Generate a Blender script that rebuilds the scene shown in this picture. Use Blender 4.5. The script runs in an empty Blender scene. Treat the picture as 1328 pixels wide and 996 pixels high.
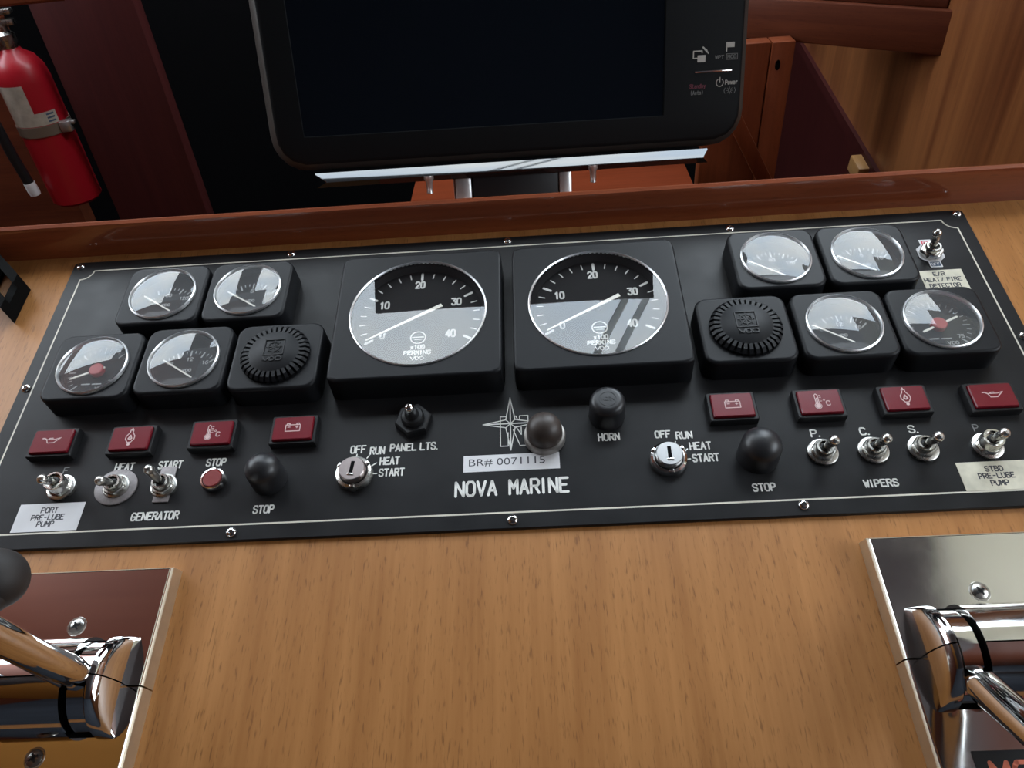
import bpy, bmesh, math, random
from mathutils import Matrix, Vector
PI = math.pi
S = bpy.context.scene
COL = S.collection
MM = 0.001
TILT = math.radians(15)
PANEL = Matrix.Rotation(TILT, 4, 'X')          # helm console top: u right, v up the slope, h out of it

# ------------------------------------------------------------------ camera, sky, exposure
cam_d = bpy.data.cameras.new('camera'); cam = bpy.data.objects.new('camera', cam_d); COL.objects.link(cam)
cam_d.sensor_width = 36.0; cam_d.lens = 984.05 / 1328 * 36.0
cam_d.clip_start = 0.01; cam_d.clip_end = 50
RC = ((0.998, -0.0159, -0.0657), (-0.0520, -0.8100, -0.5842), (-0.0440, 0.5863, -0.8089))   # rows: right, down, forward
cm = Matrix(((RC[0][0], -RC[1][0], -RC[2][0], 24.9 * MM), (RC[0][1], -RC[1][1], -RC[2][1], -335.1 * MM),
             (RC[0][2], -RC[1][2], -RC[2][2], 435.5 * MM), (0, 0, 0, 1)))
cam.matrix_world = PANEL @ cm
S.camera = cam
world = bpy.data.worlds.new('sky'); S.world = world; world.use_nodes = True
bg = world.node_tree.nodes['Background']
bg.inputs[1].default_value = 9.0
_n = world.node_tree.nodes.new('ShaderNodeTexNoise'); _n.inputs['Scale'].default_value = 5.0; _n.inputs['Detail'].default_value = 6
_c = world.node_tree.nodes.new('ShaderNodeTexCoord'); _r = world.node_tree.nodes.new('ShaderNodeValToRGB')      # broken overcast
_r.color_ramp.elements[0].position = 0.35; _r.color_ramp.elements[0].color = (0.66, 0.79, 0.93, 1)
_r.color_ramp.elements[1].position = 0.65; _r.color_ramp.elements[1].color = (0.92, 0.98, 1.0, 1)
world.node_tree.links.new(_c.outputs['Generated'], _n.inputs['Vector']); world.node_tree.links.new(_n.outputs['Fac'], _r.inputs['Fac'])
world.node_tree.links.new(_r.outputs['Color'], bg.inputs[0])
S.view_settings.view_transform = 'Standard'; S.view_settings.look = 'None'
S.view_settings.gamma = 1; S.view_settings.use_curve_mapping = False; S.view_settings.exposure = 0.0
S.cycles.use_denoising = True
S.cycles.max_bounces = 10; S.cycles.transparent_max_bounces = 16
S.cycles.sample_clamp_indirect = 6

# ------------------------------------------------------------------ materials
def nd(nt, t, **kw):
    n = nt.nodes.new(t)
    for k, v in kw.items(): setattr(n, k, v)
    return n
def mat(name, col, rough=0.5, metal=0.0, spec=0.5, noise=0.0, nscale=60, bump=0.0, bscale=400, coat=0.0, rvar=0.0):
    m = bpy.data.materials.new(name); m.use_nodes = True; nt = m.node_tree
    b = nt.nodes['Principled BSDF']
    b.inputs['Base Color'].default_value = (*col, 1); b.inputs['Roughness'].default_value = rough
    b.inputs['Metallic'].default_value = metal; b.inputs['Specular IOR Level'].default_value = spec
    b.inputs['Coat Weight'].default_value = coat; b.inputs['Coat Roughness'].default_value = 0.08
    tc = nd(nt, 'ShaderNodeTexCoord')
    if noise or rvar:
        n = nd(nt, 'ShaderNodeTexNoise'); n.inputs['Scale'].default_value = nscale; n.inputs['Detail'].default_value = 5
        nt.links.new(tc.outputs['Object'], n.inputs['Vector'])
        if noise:
            r = nd(nt, 'ShaderNodeValToRGB')
            r.color_ramp.elements[0].position = 0.3; r.color_ramp.elements[1].position = 0.7
            r.color_ramp.elements[0].color = (*[c * (1 - noise) for c in col], 1)
            r.color_ramp.elements[1].color = (*[min(1, c * (1 + noise)) for c in col], 1)
            nt.links.new(n.outputs['Fac'], r.inputs['Fac']); nt.links.new(r.outputs['Color'], b.inputs['Base Color'])
        if rvar:
            mr = nd(nt, 'ShaderNodeMapRange'); mr.inputs['To Min'].default_value = max(0, rough - rvar); mr.inputs['To Max'].default_value = rough + rvar
            mr.inputs['From Min'].default_value = 0.3; mr.inputs['From Max'].default_value = 0.7
            nt.links.new(n.outputs['Fac'], mr.inputs['Value']); nt.links.new(mr.outputs['Result'], b.inputs['Roughness'])
    if bump:
        n2 = nd(nt, 'ShaderNodeTexNoise'); n2.inputs['Scale'].default_value = bscale; n2.inputs['Detail'].default_value = 3
        bp = nd(nt, 'ShaderNodeBump'); bp.inputs['Strength'].default_value = bump; bp.inputs['Distance'].default_value = 0.0005
        nt.links.new(tc.outputs['Object'], n2.inputs['Vector']); nt.links.new(n2.outputs['Fac'], bp.inputs['Height'])
        nt.links.new(bp.outputs['Normal'], b.inputs['Normal'])
    return m
def wood(name, dark, light, axis='Y', rough=0.35, pore=0.5, coat=0.0, fine=1.0, spec=0.35, crough=0.2):
    m = bpy.data.materials.new(name); m.use_nodes = True; nt = m.node_tree; L = nt.links.new
    b = nt.nodes['Principled BSDF']; b.inputs['Roughness'].default_value = rough
    b.inputs['Coat Weight'].default_value = coat; b.inputs['Coat Roughness'].default_value = crough; b.inputs['Specular IOR Level'].default_value = spec
    tc = nd(nt, 'ShaderNodeTexCoord')
    def mapped(sx, sl):
        mp = nd(nt, 'ShaderNodeMapping'); v = [sx * fine] * 3; v['XYZ'.index(axis)] = sl * fine
        mp.inputs['Scale'].default_value = v; mp.inputs['Rotation'].default_value = (0, 0, 0.05)
        L(tc.outputs['Object'], mp.inputs['Vector']); return mp.outputs['Vector']
    n1 = nd(nt, 'ShaderNodeTexNoise'); n1.inputs['Scale'].default_value = 1; n1.inputs['Detail'].default_value = 6; n1.inputs['Roughness'].default_value = 0.6
    L(mapped(48, 3.0), n1.inputs['Vector'])
    n3 = nd(nt, 'ShaderNodeTexNoise'); n3.inputs['Scale'].default_value = 1; n3.inputs['Detail'].default_value = 4
    L(mapped(260, 9), n3.inputs['Vector'])
    mx = nd(nt, 'ShaderNodeMath', operation='MULTIPLY_ADD'); mx.inputs[1].default_value = 0.45
    L(n3.outputs['Fac'], mx.inputs[0]); L(n1.outputs['Fac'], mx.inputs[2])
    r = nd(nt, 'ShaderNodeValToRGB'); r.color_ramp.elements[0].position = 0.5; r.color_ramp.elements[1].position = 0.95
    r.color_ramp.elements[0].color = (*dark, 1); r.color_ramp.elements[1].color = (*light, 1)
    L(mx.outputs[0], r.inputs['Fac'])
    n2 = nd(nt, 'ShaderNodeTexNoise'); n2.inputs['Scale'].default_value = 1; n2.inputs['Detail'].default_value = 2
    L(mapped(900, 110), n2.inputs['Vector'])
    r2 = nd(nt, 'ShaderNodeValToRGB'); r2.color_ramp.elements[0].position = 0.58; r2.color_ramp.elements[1].position = 0.74
    r2.color_ramp.elements[0].color = (0, 0, 0, 1); r2.color_ramp.elements[1].color = (pore, pore, pore, 1)
    L(n2.outputs['Fac'], r2.inputs['Fac'])
    mix = nd(nt, 'ShaderNodeMixRGB'); mix.blend_type = 'MIX'; mix.inputs['Color2'].default_value = (*[c * 0.35 for c in dark], 1)
    L(r2.outputs['Color'], mix.inputs['Fac']); L(r.outputs['Color'], mix.inputs['Color1']); L(mix.outputs['Color'], b.inputs['Base Color'])
    bp = nd(nt, 'ShaderNodeBump'); bp.inputs['Strength'].default_value = 0.15; bp.inputs['Distance'].default_value = 0.0004; bp.invert = True
    L(r2.outputs['Color'], bp.inputs['Height']); L(bp.outputs['Normal'], b.inputs['Normal'])
    return m
def glass(name, ior=1.75, tint=(1, 1, 1), rough=0.0, haze=0.0):
    m = bpy.data.materials.new(name); m.use_nodes = True; nt = m.node_tree; L = nt.links.new
    nt.nodes.remove(nt.nodes['Principled BSDF']); out = nt.nodes['Material Output']
    f = nd(nt, 'ShaderNodeFresnel'); f.inputs['IOR'].default_value = ior
    t = nd(nt, 'ShaderNodeBsdfTransparent'); t.inputs[0].default_value = (*tint, 1)
    g = nd(nt, 'ShaderNodeBsdfGlossy'); g.inputs['Roughness'].default_value = rough
    ge = nd(nt, 'ShaderNodeNewGeometry'); mu = nd(nt, 'ShaderNodeMath', operation='SUBTRACT', use_clamp=True)   # a thin pane: light leaving it is not trapped inside
    L(f.outputs[0], mu.inputs[0]); L(ge.outputs['Backfacing'], mu.inputs[1])
    mx = nd(nt, 'ShaderNodeMixShader'); L(mu.outputs[0], mx.inputs[0]); L(t.outputs[0], mx.inputs[1]); L(g.outputs[0], mx.inputs[2])
    hz = nd(nt, 'ShaderNodeBsdfDiffuse'); hz.inputs[0].default_value = (0.75, 0.78, 0.80, 1)     # old, slightly cloudy lens
    m2 = nd(nt, 'ShaderNodeMixShader'); m2.inputs[0].default_value = haze
    L(mx.outputs[0], m2.inputs[1]); L(hz.outputs[0], m2.inputs[2]); L(m2.outputs[0], out.inputs['Surface']); return m
M = {}
M['teak'] = wood('oak_veneer', (0.300, 0.122, 0.034), (0.435, 0.195, 0.063), 'Y', rough=0.45, pore=0.55, spec=0.3)
M['rail'] = wood('mahogany_rail', (0.200, 0.040, 0.013), (0.30, 0.072, 0.024), 'X', rough=0.4, pore=0.3, coat=1.0, crough=0.10)
M['mahogany'] = wood('mahogany', (0.085, 0.020, 0.010), (0.150, 0.040, 0.017), 'X', rough=0.4, pore=0.3)
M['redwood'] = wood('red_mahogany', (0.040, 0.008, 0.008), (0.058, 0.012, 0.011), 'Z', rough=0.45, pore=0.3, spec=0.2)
M['ceiling'] = wood('ceiling_patch_brown', (0.20, 0.052, 0.028), (0.25, 0.072, 0.038), 'X', rough=0.5, pore=0.1)
M['post'] = wood('cedar_post', (0.16, 0.035, 0.012), (0.24, 0.058, 0.020), 'Z', rough=0.4, pore=0.3)
M['shelf'] = wood('dash_mahogany', (0.10, 0.017, 0.005), (0.15, 0.028, 0.009), 'X', rough=0.6, pore=0.3, spec=0.04)
M['gold'] = wood('golden_panel', (0.145, 0.046, 0.018), (0.33, 0.125, 0.043), 'Z', rough=0.28, pore=0.15, coat=0.4, fine=0.4)
M['panel'] = mat('black_engraved_laminate', (0.0145, 0.0145, 0.0155), 0.37, spec=0.18, noise=0.12, nscale=35, bump=0.05, bscale=900, rvar=0.05)
M['housing'] = mat('black_moulded_plastic', (0.0095, 0.0100, 0.0115), 0.42, spec=0.19, bump=0.06, bscale=1800)
M['black'] = mat('black_plastic', (0.010, 0.010, 0.011), 0.42, spec=0.3)
M['dark'] = mat('shade_black', (0.0016, 0.0016, 0.0022), 0.8, spec=0.1)  # near-black colour stands in for shade in unlit depths and recesses
M['knob_black'] = mat('worn_black_knob', (0.022, 0.018, 0.017), 0.62, noise=0.2, nscale=90)
M['matte_black'] = mat('matte_black_bracket', (0.006, 0.006, 0.006), 0.7, spec=0.02)
M['rubber'] = mat('black_rubber', (0.018, 0.018, 0.020), 0.38, noise=0.2, nscale=90)
M['rubber_brown'] = mat('faded_brown_rubber', (0.050, 0.037, 0.031), 0.45, noise=0.25, nscale=60)
M['grey_ring'] = mat('dull_grey_ring', (0.30, 0.28, 0.26), 0.35, 0.6)
M['chrome'] = mat('chrome', (0.80, 0.80, 0.79), 0.05, 1.0)
M['chrome_old'] = mat('worn_chrome', (0.66, 0.65, 0.63), 0.12, 1.0, noise=0.08, nscale=30, rvar=0.05, bump=0.02, bscale=120)
M['steel'] = mat('dull_steel', (0.46, 0.45, 0.42), 0.30, 1.0, noise=0.2, nscale=160, rvar=0.1)
M['satin'] = mat('satin_nickel', (0.76, 0.70, 0.57), 0.45, 1.0, noise=0.06, nscale=80)
M['rim_metal'] = mat('polished_rim', (0.93, 0.94, 0.95), 0.34, 1.0)
M['navy'] = mat('navy_wall', (0.045, 0.055, 0.075), 0.8, noise=0.2, nscale=4)
M['key_face'] = mat('satin_key_face', (0.60, 0.60, 0.60), 0.28, 1.0, noise=0.05, nscale=200)
M['key_pink'] = mat('pink_reflection_key_face', (0.44, 0.38, 0.37), 0.30, 1.0, noise=0.08, nscale=200)  # pinkish copy of the key face, brown ceiling reflection put into its colour
M['plate_grey'] = mat('brushed_grey_plate', (0.25, 0.225, 0.225), 0.5, 0.3, noise=0.15, nscale=500)
M['nickel'] = mat('dull_nickel', (0.66, 0.65, 0.61), 0.26, 1.0, noise=0.15, nscale=140, rvar=0.08)
M['white'] = mat('white_fill', (0.78, 0.77, 0.73), 0.5)
M['line'] = mat('ivory_line', (0.62, 0.58, 0.49), 0.5, noise=0.15, nscale=50)
M['faded'] = mat('faded_grey_fill', (0.20, 0.20, 0.20), 0.5)
M['tick'] = mat('dial_white', (0.66, 0.65, 0.62), 0.5)
M['dim'] = mat('dial_grey_white', (0.36, 0.36, 0.35), 0.5)
M['dial'] = mat('dial_black', (0.0055, 0.0055, 0.006), 0.7, spec=0.15)
M['needle'] = mat('needle_cream', (0.74, 0.71, 0.63), 0.4)
M['red_hub'] = mat('red_hub', (0.30, 0.012, 0.014), 0.45)
M['glass'] = glass('gauge_glass', 1.66, haze=0.004); M['cloudy'] = glass('cloudy_gauge_glass', 1.66, haze=0.08)
M['lens'] = mat('red_lens', (0.155, 0.006, 0.014), 0.25, spec=0.35)
M['symbol'] = mat('pink_white_symbol', (0.66, 0.48, 0.47), 0.5)
M['red_button'] = mat('red_button', (0.21, 0.012, 0.011), 0.4)
M['paper'] = mat('white_label', (0.68, 0.67, 0.68), 0.5, noise=0.03, nscale=80)
M['paper_old'] = mat('yellowed_label', (0.62, 0.58, 0.46), 0.5, noise=0.22, nscale=70)
M['ink'] = mat('label_ink', (0.04, 0.04, 0.05), 0.6)
M['ink_red'] = mat('label_red', (0.60, 0.05, 0.09), 0.6)
M['ink_blue'] = mat('label_navy', (0.05, 0.08, 0.13), 0.6)
M['bezel'] = mat('monitor_bezel', (0.0065, 0.0070, 0.0076), 0.5, spec=0.10)
M['rim'] = mat('monitor_rim', (0.060, 0.056, 0.050), 0.35, 0.3)
M['screen'] = mat('screen_glass', (0.0022, 0.0034, 0.0060), 0.10, spec=0.4)
M['lip'] = mat('gloss_black_tray', (0.010, 0.011, 0.012), 0.03, spec=0.6, coat=0.6)
M['mark'] = mat('bezel_marking', (0.50, 0.48, 0.43), 0.5)
M['mark_dim'] = mat('bezel_marking_dim', (0.16, 0.16, 0.15), 0.5)
M['mark_red'] = mat('bezel_marking_red', (0.16, 0.02, 0.04), 0.5)
M['silver'] = mat('brushed_silver', (0.55, 0.54, 0.53), 0.3, 0.8)
M['ext_red'] = mat('extinguisher_red', (0.33, 0.005, 0.013), 0.36, coat=0.1)
M['ext_label'] = mat('extinguisher_label', (0.42, 0.37, 0.30), 0.5, noise=0.25, nscale=60)
M['strap'] = mat('strap_tan', (0.15, 0.11, 0.08), 0.5)
def frosted(name, tr=(0.17, 0.163, 0.142)):
    m = bpy.data.materials.new(name); m.use_nodes = True; nt = m.node_tree; L = nt.links.new
    nt.nodes.remove(nt.nodes['Principled BSDF']); out = nt.nodes['Material Output']
    d = nd(nt, 'ShaderNodeBsdfDiffuse'); d.inputs[0].default_value = (0.55, 0.53, 0.46, 1)
    t = nd(nt, 'ShaderNodeBsdfTranslucent'); t.inputs[0].default_value = (*tr, 1)
    a = nd(nt, 'ShaderNodeAddShader'); L(d.outputs[0], a.inputs[0]); L(t.outputs[0], a.inputs[1]); L(a.outputs[0], out.inputs['Surface']); return m
M['frosted'] = frosted('frosted_sky_pane'); M['streak_bar'] = frosted('reflected_streak_bar', (0.45, 0.47, 0.5))
M['ceiling_gold'] = wood('ceiling_patch_gold', (0.62, 0.27, 0.055), (0.72, 0.33, 0.075), 'X', rough=0.5, pore=0.1)
M['ceiling_dark'] = mat('ceiling_patch_dark', (0.085, 0.065, 0.066), 0.6)
M['ceiling_grey'] = mat('ceiling_patch_grey', (0.52, 0.53, 0.56), 0.7, noise=0.06, nscale=8)
M['badge_red'] = mat('badge_red', (0.62, 0.16, 0.09), 0.4)
M['block'] = wood('pale_block', (0.40, 0.20, 0.07), (0.55, 0.30, 0.12), 'Y', pore=0.2)

# ------------------------------------------------------------------ mesh helpers (millimetres)
class MB:
    def __init__(s): s.bm = bmesh.new()
    def face(s, pts):
        vs = [s.bm.verts.new(Vector(p) * MM) for p in pts]
        try: return s.bm.faces.new(vs)
        except ValueError: return None
    def box(s, x0, x1, y0, y1, z0, z1, bev=0.0, seg=2, mtx=None):
        r = bmesh.ops.create_cube(s.bm, size=1.0)
        vs = r['verts']
        for v in vs:
            v.co = Vector(((x0 + x1) / 2 + v.co.x * (x1 - x0), (y0 + y1) / 2 + v.co.y * (y1 - y0), (z0 + z1) / 2 + v.co.z * (z1 - z0))) * MM
        if bev:
            es = list({e for v in vs for e in v.link_edges})
            rr = bmesh.ops.bevel(s.bm, geom=es, offset=bev * MM, segments=seg, affect='EDGES', profile=0.5)
            vs = list({v for f in rr['faces'] for v in f.verts} | {v for v in vs if v.is_valid})
        if mtx is not None: bmesh.ops.transform(s.bm, matrix=mtx, verts=[v for v in vs if v.is_valid])
        return s
    def loops(s, rings, close=True, cap0=True, cap1=True):
        R = [[s.bm.verts.new(Vector(p) * MM) for p in ring] for ring in rings]
        n = len(R[0])
        for a, b in zip(R, R[1:]):
            for i in range(n if close else n - 1):
                j = (i + 1) % n
                try: s.bm.faces.new((a[i], a[j], b[j], b[i]))
                except ValueError: pass
        if cap0:
            try: s.bm.faces.new(list(reversed(R[0])))
            except ValueError: pass
        if cap1:
            try: s.bm.faces.new(R[-1])
            except ValueError: pass
        return s
    def lathe(s, prof, n=48, c=(0, 0, 0), mtx=None, cap0=False, cap1=False):
        rings = []
        for r, z in prof:
            ring = []
            for i in range(n):
                a = 2 * PI * i / n; p = Vector((r * math.cos(a), r * math.sin(a), z))
                if mtx is not None: p = mtx @ p
                ring.append(p + Vector(c))
            rings.append(ring)
        return s.loops(rings, True, cap0, cap1)
    def prism(s, poly, z0, z1, mtx=None):
        f = (lambda p: mtx @ Vector(p)) if mtx is not None else Vector
        return s.loops([[f((x, y, z0)) for x, y in poly], [f((x, y, z1)) for x, y in poly]])
    def tube(s, path, rad, n=16):
        path = [Vector(p) for p in path]; rings = []
        rad = rad if isinstance(rad, (list, tuple)) else [rad] * len(path)
        up = None
        for i, p in enumerate(path):
            t = (path[min(i + 1, len(path) - 1)] - path[max(i - 1, 0)]).normalized()
            if up is None: up = t.orthogonal().normalized()
            up = (up - t * up.dot(t)).normalized(); sd = t.cross(up)
            rings.append([p + (up * math.cos(2 * PI * k / n) + sd * math.sin(2 * PI * k / n)) * rad[i] for k in range(n)])
        return s.loops(rings)
    def stroke(s, pts, w, z=0.0, t=0.12):
        for (x0, y0), (x1, y1) in zip(pts, pts[1:]):
            a = math.atan2(y1 - y0, x1 - x0); r = w / 2; poly = []
            for k in range(5): b = a - PI / 2 + PI * k / 4; poly.append((x1 + r * math.cos(b), y1 + r * math.sin(b)))
            for k in range(5): b = a + PI / 2 + PI * k / 4; poly.append((x0 + r * math.cos(b), y0 + r * math.sin(b)))
            s.prism(poly, z, z + t)
        return s
def circ(r, n=24, c=(0, 0), a0=0, a1=2 * PI): return [(c[0] + r * math.cos(a0 + (a1 - a0) * i / n), c[1] + r * math.sin(a0 + (a1 - a0) * i / n)) for i in range(n + 1)]
def rrect(w, h, r, n=96):
    """rounded rectangle sampled at n equal polar angles, so that it pairs with a circle of n points"""
    out = []; a = w / 2; b = h / 2
    for i in range(n):
        t = 2 * PI * (i + 0.5) / n; c, sn = math.cos(t), math.sin(t)
        k = min(a / abs(c) if abs(c) > 1e-9 else 1e9, b / abs(sn) if abs(sn) > 1e-9 else 1e9)
        x, y = abs(c) * k, abs(sn) * k; cx, cy = a - r, b - r
        if r > 0 and x > cx and y > cy:
            d = abs(c) * cx + abs(sn) * cy; disc = d * d - (cx * cx + cy * cy - r * r)
            k2 = d + math.sqrt(max(disc, 0)); x, y = abs(c) * k2, abs(sn) * k2
        out.append((math.copysign(x, c), math.copysign(y, sn)))
    if r < 3:                                                       # keep true corners
        for sx, sy in ((1, 1), (-1, 1), (-1, -1), (1, -1)):
            i = min(range(n), key=lambda k: (out[k][0] - sx * (a - r * .3)) ** 2 + (out[k][1] - sy * (b - r * .3)) ** 2); out[i] = (sx * (a - r * .3), sy * (b - r * .3))
    return out
def pcirc(r, n=96): return [(r * math.cos(2 * PI * (i + 0.5) / n), r * math.sin(2 * PI * (i + 0.5) / n)) for i in range(n)]

def link(name, mb, material, parent=None, smooth=True, mtx=None, flat_big=False):
    bm = mb.bm
    bmesh.ops.remove_doubles(bm, verts=bm.verts, dist=1e-7)
    bmesh.ops.recalc_face_normals(bm, faces=bm.faces)
    me = bpy.data.meshes.new(name); bm.to_mesh(me); bm.free()
    if smooth:
        for p in me.polygons: p.use_smooth = True
        me.set_sharp_from_angle(angle=math.radians(38))
        for p in me.polygons:
            if len(p.vertices) > 4 or (flat_big and p.area > 2e-4): p.use_smooth = False
    me.materials.append(M[material] if isinstance(material, str) else material)
    o = bpy.data.objects.new(name, me); COL.objects.link(o)
    if parent is not None: o.parent = parent
    if mtx is not None:
        if parent is not None: o.matrix_local = mtx
        else: o.matrix_world = mtx
    return o
def tag(o, label, cat, group=None):
    o['label'] = label; o['category'] = cat
    if group: o['group'] = group
    return o
def on_panel(u, v, h=0.0, rz=0.0): return PANEL @ Matrix.Translation(Vector((u, v, h)) * MM) @ Matrix.Rotation(rz, 4, 'Z')
def thing(name, label, cat, mtx, group=None):
    o = bpy.data.objects.new(name, None); COL.objects.link(o); o.empty_display_size = 0.02; o.matrix_world = mtx
    return tag(o, label, cat, group)
def struct(name, mb, material, mtx=None):
    o = link(name, mb, material, None, False, mtx); o['kind'] = 'structure'; return o
def dup(root, mtx, label, group=None, skip=()):
    r = root.copy(); COL.objects.link(r); r.matrix_world = mtx; r['label'] = label
    if group: r['group'] = group
    for ch in list(root.children):
        c = ch.copy(); COL.objects.link(c); c.parent = r
        for g in ch.children:
            d = g.copy(); COL.objects.link(d); d.parent = c
    return r

# single-stroke engraver's alphabet on a 4 x 6 cell
F = {
 'A': [[(0,0),(2,6),(4,0)],[(.7,2),(3.3,2)]], 'B': [[(0,0),(0,6),(3,6),(3.8,5.2),(3.8,4),(3,3.2),(0,3.2)],[(3,3.2),(4,2.3),(4,.9),(3,0),(0,0)]],
 'C': [[(4,4.8),(3.2,6),(.8,6),(0,4.8),(0,1.2),(.8,0),(3.2,0),(4,1.2)]], 'D': [[(0,0),(0,6),(2.6,6),(4,4.6),(4,1.4),(2.6,0),(0,0)]],
 'E': [[(4,6),(0,6),(0,0),(4,0)],[(0,3.1),(3,3.1)]], 'F': [[(4,6),(0,6),(0,0)],[(0,3.1),(3,3.1)]],
 'G': [[(4,4.8),(3.2,6),(.8,6),(0,4.8),(0,1.2),(.8,0),(3.2,0),(4,1.2),(4,2.8),(2.4,2.8)]], 'H': [[(0,0),(0,6)],[(4,0),(4,6)],[(0,3),(4,3)]],
 'I': [[(2,0),(2,6)]], 'K': [[(0,0),(0,6)],[(4,6),(0,2.6)],[(1.2,3.5),(4,0)]], 'L': [[(0,6),(0,0),(4,0)]], 'M': [[(0,0),(0,6),(2,2.4),(4,6),(4,0)]],
 'N': [[(0,0),(0,6),(4,0),(4,6)]], 'O': [[(.9,0),(0,1.2),(0,4.8),(.9,6),(3.1,6),(4,4.8),(4,1.2),(3.1,0),(.9,0)]],
 'P': [[(0,0),(0,6),(3,6),(4,5.1),(4,3.7),(3,2.8),(0,2.8)]], 'R': [[(0,0),(0,6),(3,6),(4,5.1),(4,3.9),(3,3),(0,3)],[(2.2,3),(4,0)]],
 'S': [[(4,4.9),(3.2,6),(.9,6),(0,5),(0,4.1),(.8,3.3),(3.2,2.7),(4,1.9),(4,1),(3.1,0),(.8,0),(0,1.1)]], 'T': [[(0,6),(4,6)],[(2,6),(2,0)]],
 'U': [[(0,6),(0,1.2),(.9,0),(3.1,0),(4,1.2),(4,6)]], 'V': [[(0,6),(2,0),(4,6)]], 'W': [[(0,6),(1,0),(2,4),(3,0),(4,6)]], 'X': [[(0,0),(4,6)],[(0,6),(4,0)]],
 'x': [[(.6,0),(3.4,4)],[(.6,4),(3.4,0)]], '.': [[(1,0),(1.3,0)]], '/': [[(.6,0),(3.4,6)]], '-': [[(.8,3),(3.2,3)]], '+': [[(.8,3),(3.2,3)],[(2,1.8),(2,4.2)]],
 '0': [[(.9,0),(0,1.2),(0,4.8),(.9,6),(3.1,6),(4,4.8),(4,1.2),(3.1,0),(.9,0)]], '1': [[(.9,4.7),(2.3,6),(2.3,0)]],
 '2': [[(0,4.8),(.9,6),(3.1,6),(4,4.9),(4,3.9),(0,0),(4,0)]], '3': [[(0,6),(4,6),(1.8,3.6),(3.2,3.4),(4,2.4),(4,1),(3.1,0),(.8,0),(0,1)]],
 '4': [[(3,0),(3,6),(0,1.7),(4,1.7)]], '5': [[(4,6),(.4,6),(.2,3.4),(2.8,3.7),(4,2.7),(4,1.1),(3.1,0),(.8,0),(0,.9)]],
 '6': [[(3.6,5.6),(2.6,6),(1,5.6),(0,4),(0,1.2),(.9,0),(3.1,0),(4,1.1),(4,2.4),(3.1,3.5),(.9,3.5),(0,2.4)]], '8': [[(1,3.2),(.2,4.1),(.2,5.1),(1,6),(3,6),(3.8,5.1),(3.8,4.1),(3,3.2),(1,3.2),(0,2.2),(0,.9),(1,0),(3,0),(4,.9),(4,2.2),(3,3.2)]],
 '7': [[(0,6),(4,6),(1.4,0)]], '(': [[(2.6,6.6),(1.4,4.6),(1.4,1.4),(2.6,-.6)]], ')': [[(1.4,6.6),(2.6,4.6),(2.6,1.4),(1.4,-.6)]],
 '[': [[(2.8,6.4),(1.4,6.4),(1.4,-.4),(2.8,-.4)]], ']': [[(1.2,6.4),(2.6,6.4),(2.6,-.4),(1.2,-.4)]],
 'o': [[(.8,0),(.2,1),(.2,3),(.8,4),(3,4),(3.6,3),(3.6,1),(3,0),(.8,0)]], 'w': [[(0,4),(1,0),(2,3.4),(3,0),(4,4)]], 'e': [[(.2,2.1),(3.6,2.1),(3.6,3.2),(2.9,4),(.9,4),(.2,3),(.2,1),(.9,0),(3.3,0)]],
 'r': [[(.6,0),(.6,4)],[(.6,2.8),(1.6,4),(3,4)]], 'u': [[(.4,4),(.4,.9),(1.1,0),(2.7,0),(3.5,1)],[(3.5,4),(3.5,0)]], 't': [[(1.8,6),(1.8,.8),(2.4,0),(3.4,0)],[(.6,4),(3.2,4)]],
 'a': [[(.5,3.6),(1.2,4),(2.8,4),(3.5,3.2),(3.5,0)],[(3.5,2.3),(1,2.3),(.3,1.6),(.3,.7),(1,0),(2.6,0),(3.5,.9)]], 'n': [[(.5,0),(.5,4)],[(.5,3),(1.5,4),(2.8,4),(3.5,3.2),(3.5,0)]], 'd': [[(3.5,6),(3.5,0)],[(3.5,3),(2.6,4),(1,4),(.3,3),(.3,1),(1,0),(2.6,0),(3.5,1)]],
 'b': [[(.5,6),(.5,0)],[(.5,3),(1.4,4),(3,4),(3.6,3),(3.6,1),(3,0),(1.4,0),(.5,1)]], 'y': [[(.4,4),(2,.2)],[(3.6,4),(1.6,-1.6),(.6,-1.6)]],
 '#': [[(1,0),(1.6,6)],[(2.6,0),(3.2,6)],[(.2,2),(3.9,2)],[(.3,4),(4,4)]],
}
def text_mb(mb, txt, x0, x1, y, h, w, z=0.0, t=0.12, slant=0.0):
    adv = {' ': 3.0, '.': 2.4, 'I': 4.0}
    tot = sum(adv.get(c, 5.6) for c in txt) - 1.6
    sx = (x1 - x0) / tot; sy = h / 6.0; x = x0
    for c in txt:
        if c != ' ':
            for st in F[c]:
                off = -1.2 if c == 'I' else (-1.0 if c == '.' else 0)
                mb.stroke([(x + (px + off) * sx + slant * py * sy, y + py * sy) for px, py in st], w, z, t)
        x += adv.get(c, 5.6) * sx
    return mb
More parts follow.
